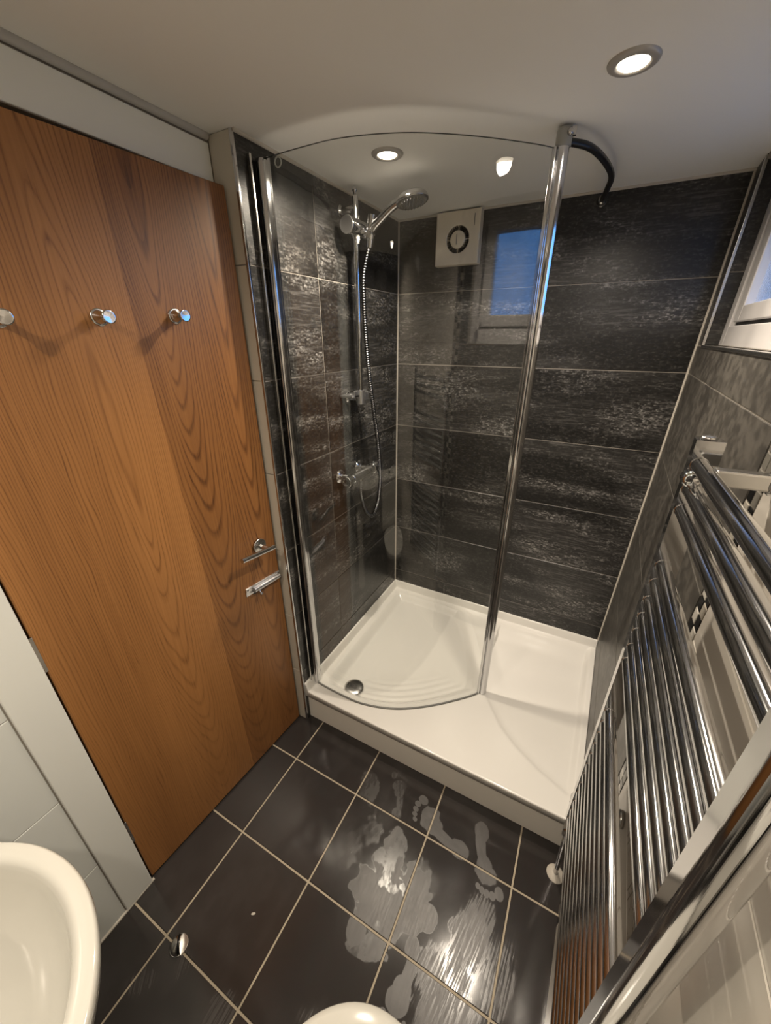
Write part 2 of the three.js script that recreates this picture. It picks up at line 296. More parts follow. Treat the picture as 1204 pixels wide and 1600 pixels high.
// ---------- window ----------
{
  const w = onRight(structure('window_1', 'white plastic window with frosted pane showing blue dusk'));
  const ring = (n0, n1, z0, z1, y0, y1, t, b = t) => [rbox(n0, n1, y0, y1, z0, z0 + t, 0.004), rbox(n0, n1, y0, y1, z1 - t, z1, 0.004), rbox(n0, n1, y0, y0 + b, z0 + t, z1 - t, 0.004), rbox(n0, n1, y1 - t, y1, z0 + t, z1 - t, 0.004)];
  const y0 = WIN.y0 + 0.0005, y1 = WIN.y1 + 0.02;
  obj('window_frame', ring(0.04, 0.11, WIN.z0 - 0.002, WIN.z1 + 0.002, y0, y1, 0.06, 0.056), M.upvc, w);
  const sash = obj('sash', ring(0.044, 0.1, WIN.z0 + 0.07, WIN.z1 - 0.07, y0 + 0.066, y1 - 0.03, 0.066, 0.042), M.upvc, w);
  obj('gasket', ring(0.056, 0.066, WIN.z0 + 0.054, WIN.z1 - 0.054, y0 + 0.052, y1 - 0.02, 0.02), M.dark, sash);
  const bump = texture(256, 256, (i, j) => { const a = fbm(n1, i / 9, j / 7, 3); return [a, a, a]; }, { color: false }); bump.repeat.set(3, 3);
  obj('pane', box(0.066, 0.072, y0 + 0.1, y1 - 0.09, WIN.z0 + 0.13, WIN.z1 - 0.13), phys({ color: rgb(0.95, 0.97, 1), transmission: 1, thickness: 0, roughness: 0.35, bumpMap: bump, bumpScale: 0.002 }), w);
  obj('window_handle', [rbox(0.034, 0.046, y0 + 0.078, y0 + 0.104, 0.895, 0.925, 0.003), cyl([0.036, y0 + 0.091, 0.91], [-0.004, y0 + 0.091, 0.91], 0.007), rbox(-0.01, 0.001, y0 + 0.05, y0 + 0.099, 0.9, 0.92, 0.004)], M.upvc, w);
}

obj('ground', box(1.45, 30, -0.4, -0.3, -25, 25), std({ color: rgb(0.06, 0.06, 0.055), roughness: 0.9 })).userData = { kind: 'structure', label: 'dark ground outside the window' };

// ---------- the oak door ----------
{
  const d = structure('door_1', 'oak veneered flush door standing slightly ajar');
  d.position.set(-0.09, 0, 1.602); d.rotation.y = 1.4974;
  const leaf = rbox(-0.008, 0.682, 0.008, 1.974, -0.04, 0, 0.0025), p = leaf.attributes.position, uv = leaf.attributes.uv;
  for (let i = 0; i < p.count; i++) uv.setXY(i, (p.getX(i) + 0.01) / 0.7, p.getY(i) / 2);
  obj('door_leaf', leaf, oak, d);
  for (const [x, y, t] of [[0.14, 1.658, 0], [0.308, 1.664, 0.4], [0.478, 1.672, 0.9]]) {
    const h = obj('coat_hook', turned([[0, 0.0005], [0.0135, 0.0005], [0.014, 0.003], [0.0115, 0.006], [0.0075, 0.014], [0.0062, 0.024], [0.0085, 0.033], [0.0128, 0.0395], [0.0135, 0.0425], [0.0125, 0.044], [0.0105, 0.0436], [0, 0.0432]], [x, y, 0], [x, y, 1]), M.chrome, d);
    obj('hook_base', turned([[0, 0], [0.017, 0], [0.017, 0.002], [0.014, 0.003], [0, 0.003]], [x, y, 0], [x, y, 1]), M.satin, h);
  }
  const lev = obj('door_handle', [tube([[0.61, 0.962, 0.004], [0.61, 0.962, 0.035], [0.612, 0.9615, 0.046], [0.618, 0.961, 0.05]], 0.0085, 24), cyl([0.634, 0.9595, 0.051], [0.5, 0.972, 0.051], 0.0085), turned([[0, 0], [0.0082, 0], [0.0085, -0.001]].reverse(), [0.5, 0.972, 0.051], [0.4, 0.981, 0.051])], M.chrome, d);
  obj('rose', turned([[0, 0], [0.0265, 0], [0.0265, 0.006], [0.0245, 0.0085], [0.012, 0.009], [0.0105, 0.012], [0, 0.012]], [0.61, 0.962, 0], [0.61, 0.962, 1]), M.satin, lev);
  // slide bolt
  const b = new THREE.Group(); b.name = 'slide_bolt'; b.position.set(0.602, 0.808, 0); b.rotation.z = -0.035; d.add(b);
  obj('bolt_plate', [rbox(-0.077, 0.077, -0.016, 0.016, 0, 0.003, 0.001), rbox(-0.077, 0.077, 0.0, 0.016, 0.002, 0.006, 0.0015)], M.bright, b);
  obj('bolt_case', [new THREE.CylinderGeometry(0.0098, 0.0098, 0.118, 24, 1).rotateZ(Math.PI / 2).translate(0.012, -0.002, 0.008)], M.bright, b);
  obj('bolt_slot', [rbox(-0.055, 0.008, -0.0135, -0.0095, 0.009, 0.0132, 0.0008)], M.dark, b);
  obj('bolt_knob', [cyl([-0.028, -0.01, 0.012], [-0.028, -0.02, 0.02], 0.003), turned([[0, 0], [0.0045, 0], [0.0062, 0.002], [0.0062, 0.007], [0.005, 0.009], [0, 0.009]], [-0.028, -0.018, 0.018], [-0.028, -0.03, 0.028], 20)], M.chrome, b);
  for (const [x, y] of [[-0.07, 0.009], [0.07, 0.009]]) obj('screw', turned([[0, 0.0015], [0.002, 0.0012], [0.0034, 0], [0.0034, -0.001]], [x, y, 0.006], [x, y, 1], 16), M.dark, b);
  for (const y of [0.272, 0.982, 1.76]) {
    const h = obj('hinge', [0, 1, 2, 3, 4].map((k) => cyl([-0.021, y - 0.05 + k * 0.0202, 0.0025], [-0.021, y - 0.0312 + k * 0.0202, 0.0025], 0.0078, 0.0078, 18)), M.satin, d);
    obj('hinge_pin', turned([[0, 0], [0.0045, 0], [0.006, 0.003], [0.0045, 0.007], [0, 0.008]], [-0.021, y + 0.05, 0.0025], [-0.021, y + 1, 0.0025], 16), M.satin, h);
    obj('hinge_leaf', rbox(-0.021, -0.006, y - 0.05, y + 0.05, 0.0002, 0.0022, 0.0006), M.satin, h);
  }
}

// ---------- shower tray ----------
const ARC = [[0.026, 0.846], [0.09, 0.851], [0.165, 0.853], [0.25, 0.85], [0.335, 0.83], [0.415, 0.797], [0.49, 0.75], [0.56, 0.695], [0.62, 0.64], [0.665, 0.595], [0.702, 0.55]];
const arcCurve = new THREE.CatmullRomCurve3(ARC.map(([x, z]) => new V3(x, 0, z)));
const RIM = 0.182;
{
  const t = thing('shower_tray', 'wide glossy white shower tray with a rounded standing well on a beige plinth', 'shower tray');
  const A = arcCurve.getPoints(40).map((p) => [p.x, p.z]);
  const bowl = [[0.045, 0.05], [0.30, 0.045], [0.44, 0.05], [0.5, 0.11], [0.555, 0.2], [0.6, 0.29], [0.64, 0.39], [0.668, 0.48], [0.672, 0.545], ...A.slice(2, -1).reverse().map(([x, z]) => [x - 0.012, z - 0.02]), [0.07, 0.826], [0.048, 0.80], [0.045, 0.7]];
  const crease = [[0.71, 0.552], [0.75, 0.605], [0.81, 0.68], [0.88, 0.738], [0.97, 0.79], [1.068, 0.83], [1.3, 0.9]];
  const seg = (px, pz, a, b) => { const vx = b[0] - a[0], vz = b[1] - a[1], k = Math.min(1, Math.max(0, ((px - a[0]) * vx + (pz - a[1]) * vz) / (vx * vx + vz * vz))); return Math.hypot(px - a[0] - vx * k, pz - a[1] - vz * k); };
  const inside = (px, pz, poly) => { let c = false; for (let i = 0, j = poly.length - 1; i < poly.length; j = i++) { const [xi, zi] = poly[i], [xj, zj] = poly[j]; if ((zi > pz) !== (zj > pz) && px < (xj - xi) * (pz - zi) / (zj - zi) + xi) c = !c; } return c; };
  const dist = (px, pz, line, closed) => { let d = 9; for (let i = 0; i + 1 < line.length; i++) d = Math.min(d, seg(px, pz, line[i], line[i + 1])); if (closed) d = Math.min(d, seg(px, pz, line[line.length - 1], line[0])); return d; };
  const dry = [...crease, [1.3, 0.02], [0.47, 0.02], [0.53, 0.11], [0.585, 0.2], [0.63, 0.29], [0.672, 0.39], [0.7, 0.48]];
  const W = (z) => 1.148 + 0.0036 - 0.04 * z - 0.0012;
  const height = (x, z) => {
    let y = RIM;
    if (inside(x, z, bowl)) {
      const d = dist(x, z, bowl, true), front = smooth(0.35, 0.75, z);
      const wall = smooth(0, 0.05, d), drain = Math.hypot(x - 0.168, z - 0.765);
      y -= 0.03 * wall + 0.012 * smooth(0.02, 0.24, d) + 0.014 * (1 - smooth(0, 0.75, drain)) * wall;
      if (d > 0.02) y += 0.0016 * front * Math.sin((d - 0.02) * 2 * Math.PI / 0.034) * (1 - smooth(0.12, 0.2, d)) * smooth(0.1, 0.3, x) * smooth(0.02, 0.05, d);
    } else if (inside(x, z, dry)) {
      const d = dist(x, z, crease), e = dist(x, z, dry, true);
      y -= 0.007 * smooth(0, 0.02, d) * smooth(0, 0.06, e + 0.02) + 0.004 * smooth(0, 0.2, e);
      const ridge = mix(0.552, 0.47, smooth(0.71, 1.12, x));
      if (x > 0.68) y -= 0.02 * smooth(0.03, -0.22, z - ridge) * smooth(0.02, 0.16, z) * smooth(0, 0.1, e);
    }
    y = mix(y, RIM + 0.002, 1 - smooth(0.018, 0.045, Math.min(x, z, W(z) - x)));
    const wallside = Math.min(x - 0.0015, z - 0.0015);
    return y + 0.04 * (1 - smooth(0.006, 0.02, wallside));
  };
  const NX = 260, NZ = 210, D = 0.902, pos = [], idx = [];
  const ease = (k) => k < 0.05 ? k * 0.5 : k > 0.95 ? 1 - (1 - k) * 0.5 : mix(0.025, 0.975, (k - 0.05) / 0.9);
  for (let j = 0; j <= NZ + 6; j++) for (let i = 0; i <= NX; i++) {
    const k = Math.min(j, NZ) / NZ; let z = 0.0008 + ease(k) * (D - 0.0008); const x = 0.0008 + ease(i / NX) * (W(z) - 0.001), over = j - NZ;
    let y = height(x, z);
    if (over > 0) { const a = Math.min(over, 4) / 4 * Math.PI / 2; z = D + 0.006 * Math.sin(a); y = height(x, D) - 0.006 * (1 - Math.cos(a)); if (over === 5) y = RIM - 0.03; if (over === 6) { y = RIM - 0.034; z = D - 0.012; } }
    pos.push(x, y, z);
  }
  for (let j = 0; j < NZ + 6; j++) for (let i = 0; i < NX; i++) { const a = j * (NX + 1) + i, b = a + NX + 1; idx.push(a, b, a + 1, a + 1, b, b + 1); }
  const g = new THREE.BufferGeometry(); g.setAttribute('position', new THREE.Float32BufferAttribute(pos, 3)); g.setIndex(idx); g.computeVertexNormals();
  obj('tray_body', g, M.acrylic, t);
  obj('plinth_panel', [rbox(0.0, 1.104, 0.001, RIM - 0.03, 0.876, 0.892, 0.002)], M.plinth, t);
  obj('plinth_bead', [rbox(0.0, 1.104, RIM - 0.044, RIM - 0.033, 0.89, 0.898, 0.002)], M.silicone, t);
  const wy = height(0.168, 0.765);
  const wc = obj('waste_cover', turned([[0, 0.012], [0.015, 0.0118], [0.03, 0.0105], [0.041, 0.007], [0.0455, 0.003], [0.046, 0.0], [0.043, -0.003], [0, -0.003]], [0.168, wy + 0.006, 0.765], [0.168, 9, 0.765], 48), M.satin, t);
  obj('waste_screw', [rbox(-0.008, 0.008, 0, 0.0012, -0.0012, 0.0012, 0.0004).translate(0.168, wy + 0.0178, 0.765), rbox(-0.0012, 0.0012, 0, 0.0012, -0.008, 0.008, 0.0004).translate(0.168, wy + 0.0178, 0.765)], M.chrome, wc);
}
// ---------- curved glass screen ----------
{
  const t = thing('shower_screen', 'curved clear glass shower screen with a chrome pole and wall channel', 'shower screen');
  const N = 96, T = 0.006, y0 = RIM + 0.004, y1 = 2.036, c = arcCurve.getSpacedPoints(N), pos = [], idx = [];
  for (let i = 0; i <= N; i++) {
    const tan = arcCurve.getTangentAt(i / N), nx = -tan.z, nz = tan.x, p = c[i];
    for (const [s, y] of [[1, y0], [1, y1], [-1, y1], [-1, y0]]) pos.push(p.x + nx * s * T / 2, y, p.z + nz * s * T / 2);
  }
  for (let i = 0; i < N; i++) for (let k = 0; k < 4; k++) { const a = i * 4 + k, b = i * 4 + (k + 1) % 4, q = a + 4, r = b + 4; idx.push(a, q, b, b, q, r); }
  idx.push(0, 1, 2, 0, 2, 3, N * 4, N * 4 + 2, N * 4 + 1, N * 4, N * 4 + 3, N * 4 + 2);
  // smooth normals along the sheet, hard at the edges
  const src = new THREE.BufferGeometry(); src.setAttribute('position', new THREE.Float32BufferAttribute(pos, 3)); src.setIndex(idx);
  const g = src.toNonIndexed(); g.computeVertexNormals();
  { const p = g.attributes.position, n = g.attributes.normal;
    for (let i = 0; i < p.count; i++) if (Math.abs(n.getY(i)) < 0.5 && p.getX(i) < 0.7 && p.getX(i) > 0.03) {
      let best = 0, bd = 9; for (let k = 0; k <= N; k++) { const d = Math.hypot(c[k].x - p.getX(i), c[k].z - p.getZ(i)); if (d < bd) { bd = d; best = k; } }
      const tan = arcCurve.getTangentAt(best / N), s = Math.sign(n.getX(i) * -tan.z + n.getZ(i) * tan.x) || 1; n.setXYZ(i, -tan.z * s, 0, tan.x * s);
    } }
  obj('glass_panel', g, M.glass, t);
  { const e = []; for (let i = 0; i < N; i++) { const a = c[i], b = c[i + 1], L = a.distanceTo(b); e.push(new THREE.BoxGeometry(L * 1.02, 0.0012, 0.0024).rotateY(-Math.atan2(b.z - a.z, b.x - a.x)).translate((a.x + b.x) / 2, y1 + 0.0006, (a.z + b.z) / 2)); } obj('glass_edge', e, M.edge, t); }
  obj('bottom_seal', new THREE.TubeGeometry(new THREE.CatmullRomCurve3(c.map((p) => new V3(p.x, RIM + 0.003, p.z))), 90, 0.004, 8), M.greyPlastic, t);
  const pole = [0.708, 0.545];
  obj('pole', [turned([[0, 0], [0.0155, 0], [0.0155, 1.862], [0.0145, 1.862]], [pole[0], RIM + 0.001, pole[1]], [pole[0], 9, pole[1]], 40), rbox(-0.005, 0.005, RIM + 0.001, 2.04, -0.008, 0.008, 0.002).translate(pole[0] - 0.016, 0, pole[1] + 0.012)], M.chrome, t);
  const cap = obj('pole_cap', turned([[0.0145, 0], [0.018, 0], [0.0185, 0.004], [0.0185, 0.03], [0.016, 0.036], [0, 0.0365]], [pole[0], 2.04, pole[1]], [pole[0], 9, pole[1]], 40), M.capGrey, t);
  obj('clamp_screw', [turned([[0, 0], [0.007, 0], [0.007, 0.006], [0.004, 0.009], [0, 0.009]], [pole[0] + 0.012, 2.062, pole[1] + 0.012], [pole[0] + 0.05, 2.066, pole[1] + 0.05], 18), rbox(-0.014, 0.014, 2.058, 2.076, -0.006, 0.006, 0.002).translate(pole[0] + 0.012, 0, pole[1])], M.satin, cap);
  obj('support_arm', tube([[pole[0] + 0.012, 2.05, pole[1] - 0.004], [pole[0] + 0.05, 2.05, pole[1] - 0.05], [0.79, 2.05, 0.4], [0.812, 2.05, 0.25], [0.8, 2.05, 0.12], [0.785, 2.05, 0.012]], 0.0085, 60), M.blackPlastic, t);
  obj('arm_bracket', [turned([[0, 0], [0.017, 0], [0.017, 0.006], [0.011, 0.009], [0.0105, 0.022], [0, 0.022]], [0.785, 2.05, 0.0005], [0.785, 2.05, 1], 28)], M.satin, t);
  // channel on the tiled wall: a rounded main profile and a thin cover strip
  obj('wall_channel', [new RoundedBoxGeometry(0.03, 1.86, 0.034, 4, 0.012).translate(0.0165, RIM + 0.931, 0.838), rbox(0.001, 0.026, RIM + 0.001, 2.05, 0.815, 0.826, 0.003)], M.chrome, t);
  obj('cover_strip', rbox(0.0006, 0.012, RIM + 0.001, 2.045, 0.867, 0.874, 0.002), M.satin, t);
  obj('glass_stud', [new THREE.TorusGeometry(0.01, 0.0016, 10, 28).translate(0.085, 2.02, 0.8505 + 0.0045)], M.seal, t);
}

// ---------- shower rail, hand shower, hose, mixer ----------
const RX = 0.06, RZ = 0.455;
{
  const t = thing('shower_rail', 'chrome shower riser rail with sliding holder and soap dish on the tiled wall', 'shower rail');
  obj('rail', turned([[0, 0], [0.0105, 0], [0.0105, 0.66], [0.008, 0.665], [0, 0.666]], [RX, 1.388, RZ], [RX, 9, RZ], 28), M.chrome, t);
  obj('rail_finial', turned([[0, 0], [0.006, 0], [0.0045, 0.008], [0.008, 0.014], [0.0085, 0.02], [0.005, 0.026], [0, 0.027]], [RX, 2.05, RZ], [RX, 9, RZ], 24), M.chrome, t);
  obj('wall_bracket', [turned([[0, 0], [0.019, 0], [0.019, 0.004], [0.012, 0.008], [0.011, 0.011], [0.011, 0.06], [0, 0.06]], [0.0005, 2.015, RZ], [1, 2.015, RZ], 32)], M.chrome, t);
  obj('wall_bracket', [turned([[0, 0], [0.022, 0], [0.022, 0.004], [0.011, 0.008], [0.011, 0.06], [0, 0.06]], [0.0005, 1.4, RZ], [1, 1.4, RZ], 32)], M.chrome, t);
  const s = obj('slider', [turned([[0, 0], [0.0255, 0], [0.0275, 0.003], [0.0275, 0.018], [0.0262, 0.0195], [0.0262, 0.022], [0.0268, 0.0235], [0.0268, 0.112], [0.024, 0.117], [0, 0.118]], [RX, 1.963, RZ + 0.058], [RX, 1.963, -9], 40), cyl([RX, 1.93, RZ], [RX, 1.997, RZ], 0.0155)], M.chrome, t);
  obj('slider_knob_face', turned([[0, 0.002], [0.023, 0.0016], [0.0255, 0]], [RX, 1.963, RZ + 0.058], [RX, 1.963, 9], 36), M.bright, s);
  obj('handset_cradle', [cyl([RX + 0.02, 1.945, RZ - 0.025], [RX + 0.05, 1.955, RZ - 0.028], 0.014, 0.016), cyl([RX + 0.036, 1.935, RZ - 0.027], [RX + 0.05, 2.0, RZ - 0.027], 0.0165, 0.015)], M.chrome, s);
  // soap dish: a plate with an oval opening, a raised lip and the clip on the rail
  const sh = new THREE.Shape(); const X0 = 0.004, X1 = 0.064, Z0 = RZ - 0.055, Z1 = RZ + 0.06, r = 0.014;
  sh.moveTo(X0, -Z0).lineTo(X1 - r, -Z0).quadraticCurveTo(X1, -Z0, X1, -Z0 - r).lineTo(X1, -Z1 + r).quadraticCurveTo(X1, -Z1, X1 - r, -Z1).lineTo(X0, -Z1).closePath();
  const hole = new THREE.Path(); hole.absellipse(0.03, -(RZ + 0.032), 0.013, 0.02, 0, Math.PI * 2); sh.holes.push(hole);
  const dish = new THREE.ExtrudeGeometry(sh, { depth: 0.006, bevelEnabled: true, bevelSize: 0.001, bevelThickness: 0.001, bevelSegments: 2, curveSegments: 20 }).rotateX(-Math.PI / 2).translate(0, 1.408, 0);
  obj('soap_dish', [dish, rbox(X1 - 0.003, X1 + 0.001, 1.405, 1.432, Z0 + 0.008, Z1 - 0.008, 0.0015), cyl([RX, 1.378, RZ], [RX, 1.43, RZ], 0.019), rbox(RX - 0.012, RX + 0.016, 1.385, 1.425, RZ - 0.045, RZ + 0.0, 0.008, 3)], M.bright, t);
}
{
  const t = thing('hand_shower', 'chrome hand shower with a round head in the holder at the rail top', 'shower head');
  const C = [0.268, 2.017, 0.452], tilt = [0.2, -1, 0.02];
  const face = new V3(...tilt).normalize(), at = (k) => [C[0] + face.x * k, C[1] + face.y * k, C[2] + face.z * k];
  obj('handle', tube([[0.1, 1.93, 0.428], [0.11, 1.957, 0.43], [0.15, 1.984, 0.436], [0.195, 2.008, 0.444], [0.222, 2.018, 0.447]], 0.0125, 40, 20), M.chrome, t);
  const hd = obj('head', turned([[0, -0.016], [0.02, -0.0155], [0.04, -0.012], [0.049, -0.005], [0.0515, 0.002], [0.0515, 0.007], [0.049, 0.0095], [0.0, 0.0095]], at(0), at(1), 56), M.chrome, t);
  obj('spray_plate', turned([[0, 0.0125], [0.03, 0.0122], [0.043, 0.0105], [0.046, 0.0092], [0.046, 0.006]], at(0), at(1), 48), M.greyPlastic, hd);
  const nz = [], ax = new V3(0, 0, 1).cross(face).normalize(), ay = face.clone().cross(ax);
  for (const [n, r] of [[1, 0], [6, 0.011], [12, 0.021], [18, 0.031], [24, 0.04]]) for (let k = 0; k < n; k++) {
    const a = k / n * Math.PI * 2, o = new V3().addScaledVector(ax, Math.cos(a) * r).addScaledVector(ay, Math.sin(a) * r), p = at(0.0105 + (0.045 - r) * 0.03);
    nz.push(cyl([p[0] + o.x, p[1] + o.y, p[2] + o.z], [p[0] + o.x + face.x * 0.004, p[1] + o.y + face.y * 0.004, p[2] + o.z + face.z * 0.004], 0.0018, 0.0013, 7));
  }
  obj('nozzles', nz, M.satin, hd);
  obj('handle_nut', cyl([0.096, 1.908, 0.427], [0.1, 1.934, 0.428], 0.0115, 0.0135), M.chrome, t);
}
{   // ribbed hose: rings swell along the tube
  const curve = new THREE.CatmullRomCurve3([[0.096, 1.91, 0.427], [0.086, 1.875, 0.43], [0.076, 1.83, 0.434], [0.073, 1.75, 0.433], [0.077, 1.6, 0.428], [0.084, 1.45, 0.416], [0.094, 1.32, 0.402], [0.104, 1.2, 0.392], [0.112, 1.08, 0.392], [0.112, 0.97, 0.402], [0.106, 0.905, 0.42], [0.098, 0.878, 0.444], [0.088, 0.9, 0.472], [0.078, 0.96, 0.492], [0.07, 1.02, 0.493], [0.067, 1.062, 0.48]].map((p) => new V3(...p)));
  const L = curve.getLength(), n = Math.round(L / 0.0015), g = new THREE.TubeGeometry(curve, n, 0.0082, 10), p = g.attributes.position;
  const c = []; for (let i = 0; i <= n; i++) c.push(curve.getPointAt(i / n));
  for (let i = 0; i <= n; i++) { const k = 1 + 0.16 * Math.sin(i / n * L / 0.0085 * Math.PI * 2); for (let s = 0; s <= 10; s++) { const q = i * 11 + s; p.setXYZ(q, c[i].x + (p.getX(q) - c[i].x) * k, c[i].y + (p.getY(q) - c[i].y) * k, c[i].z + (p.getZ(q) - c[i].z) * k); } }
  g.computeVertexNormals();
  tag(obj('shower_hose', g, M.hose), 'ribbed chrome shower hose looping down from the hand shower to the mixer', 'hose');
}
{
  const t = thing('shower_mixer', 'chrome bar shower mixer valve on the tiled wall under the rail', 'shower valve');
  const y = 1.085, x = 0.066;
  obj('valve_body', [turned([[0, 0], [0.017, 0], [0.0205, 0.004], [0.0205, 0.14], [0.018, 0.144], [0, 0.144]], [x, y, 0.545], [x, y, -9], 36), cyl([x, y - 0.034, 0.48], [x, y, 0.48], 0.0105)], M.chrome, t);
  for (const z of [0.545, 0.395]) { const u = obj('wall_union', [cyl([0.0, y, z], [x, y, z], 0.0135), new THREE.SphereGeometry(0.0215, 28, 18).translate(x, y, z)], M.chrome, t);
    obj('union_rose', turned([[0, 0], [0.03, 0], [0.03, 0.004], [0.024, 0.01], [0.0155, 0.016], [0, 0.016]], [0.0005, y, z], [1, y, z], 36), M.chrome, u); }
  const k = obj('flow_knob', turned([[0, 0], [0.018, 0], [0.0205, 0.003], [0.0205, 0.03], [0.024, 0.033], [0.024, 0.04], [0.0215, 0.0425], [0.0135, 0.0425], [0.0115, 0.036], [0, 0.036]], [x, y, 0.555], [x, y, 9], 36), M.chrome, t);
  obj('knob_recess', turned([[0, 0.0365], [0.0112, 0.0365]], [x, y, 0.555], [x, y, 9], 28), M.dark, k);
  const th = obj('temperature_knob', turned([[0, 0], [0.021, 0], [0.0255, 0.003], [0.027, 0.01], [0.027, 0.042], [0.025, 0.048], [0.018, 0.051], [0, 0.052]], [x, y, 0.392], [x, y, -9], 40), M.chrome, t);
  obj('stop_button', rbox(-0.006, 0.006, 0.024, 0.0295, -0.008, 0.008, 0.002).translate(x, y, 0.37), M.satin, th);
}

// ---------- extractor fan ----------
{
  const t = thing('extractor_fan', 'square cream extractor fan with a round black slotted grille under the ceiling', 'extractor fan', [0.281, 1.985, 0]);
  const sh = new THREE.Shape(); sh.moveTo(-0.088, -0.088).lineTo(0.088, -0.088).lineTo(0.088, 0.088).lineTo(-0.088, 0.088).closePath();
  const hole = new THREE.Path(); hole.absarc(0.002, -0.004, 0.05, 0, Math.PI * 2); sh.holes.push(hole);
  obj('housing', [new THREE.ExtrudeGeometry(sh, { depth: 0.034, bevelEnabled: true, bevelSize: 0.003, bevelThickness: 0.004, bevelSegments: 3, curveSegments: 48 })], M.fan, t);
  obj('grille_well', turned([[0.05, 0.036], [0.05, 0.012], [0, 0.012]], [0.002, -0.004, 0], [0.002, -0.004, 1], 48), M.dark, t);
  obj('centre_disc', turned([[0.0, 0.041], [0.02, 0.0408], [0.0285, 0.039], [0.031, 0.036], [0.031, 0.012]], [0.002, -0.004, 0], [0.002, -0.004, 1], 48), M.fan, t);
  for (let k = 0; k < 36; k++) { const a = k / 36 * Math.PI * 2, s = obj('slat', rbox(0.029, 0.052, -0.0008, 0.0008, 0.02, 0.032, 0.0004, 1), k % 9 === 0 ? M.fan : M.blackPlastic, t); s.rotation.z = a; s.position.set(0.002, -0.004, 0); }
  obj('pull_slot', [rbox(-0.0025, 0.0005, -0.022, 0.014, 0.039, 0.0425, 0.0008)], M.greyPlastic, t);
  obj('side_slot', [rbox(0.066, 0.069, 0.035, 0.075, 0.0365, 0.0388, 0.0006)], M.greyPlastic, t);
}

// ---------- downlights ----------
for (const { at: [x, z], power, label } of LAMPS) {
  const t = thing('downlight', label, 'ceiling light', [x, H, z]);
  obj('bezel', turned([[0.0265, -0.003], [0.0285, -0.005], [0.0315, -0.006], [0.038, -0.0055], [0.0425, -0.003], [0.044, 0.0]], [0, 0, 0], [0, 1, 0], 48), M.bezel, t);
  obj('lamp_face', turned([[0, -0.0072], [0.015, -0.0069], [0.0235, -0.0052], [0.0265, -0.003], [0.0265, 0.0]], [0, 0, 0], [0, 1, 0], 40), M.lamp, t);
  const s = new THREE.SpotLight(WARM, power, 0, 1.45, 1, 2);
  s.position.set(0, -0.012, 0); s.target.position.set(0, -1, 0); t.add(s, s.target);
  s.castShadow = true; s.shadow.radius = 1.1; s.shadow.mapSize.set(1024, 1024);
}

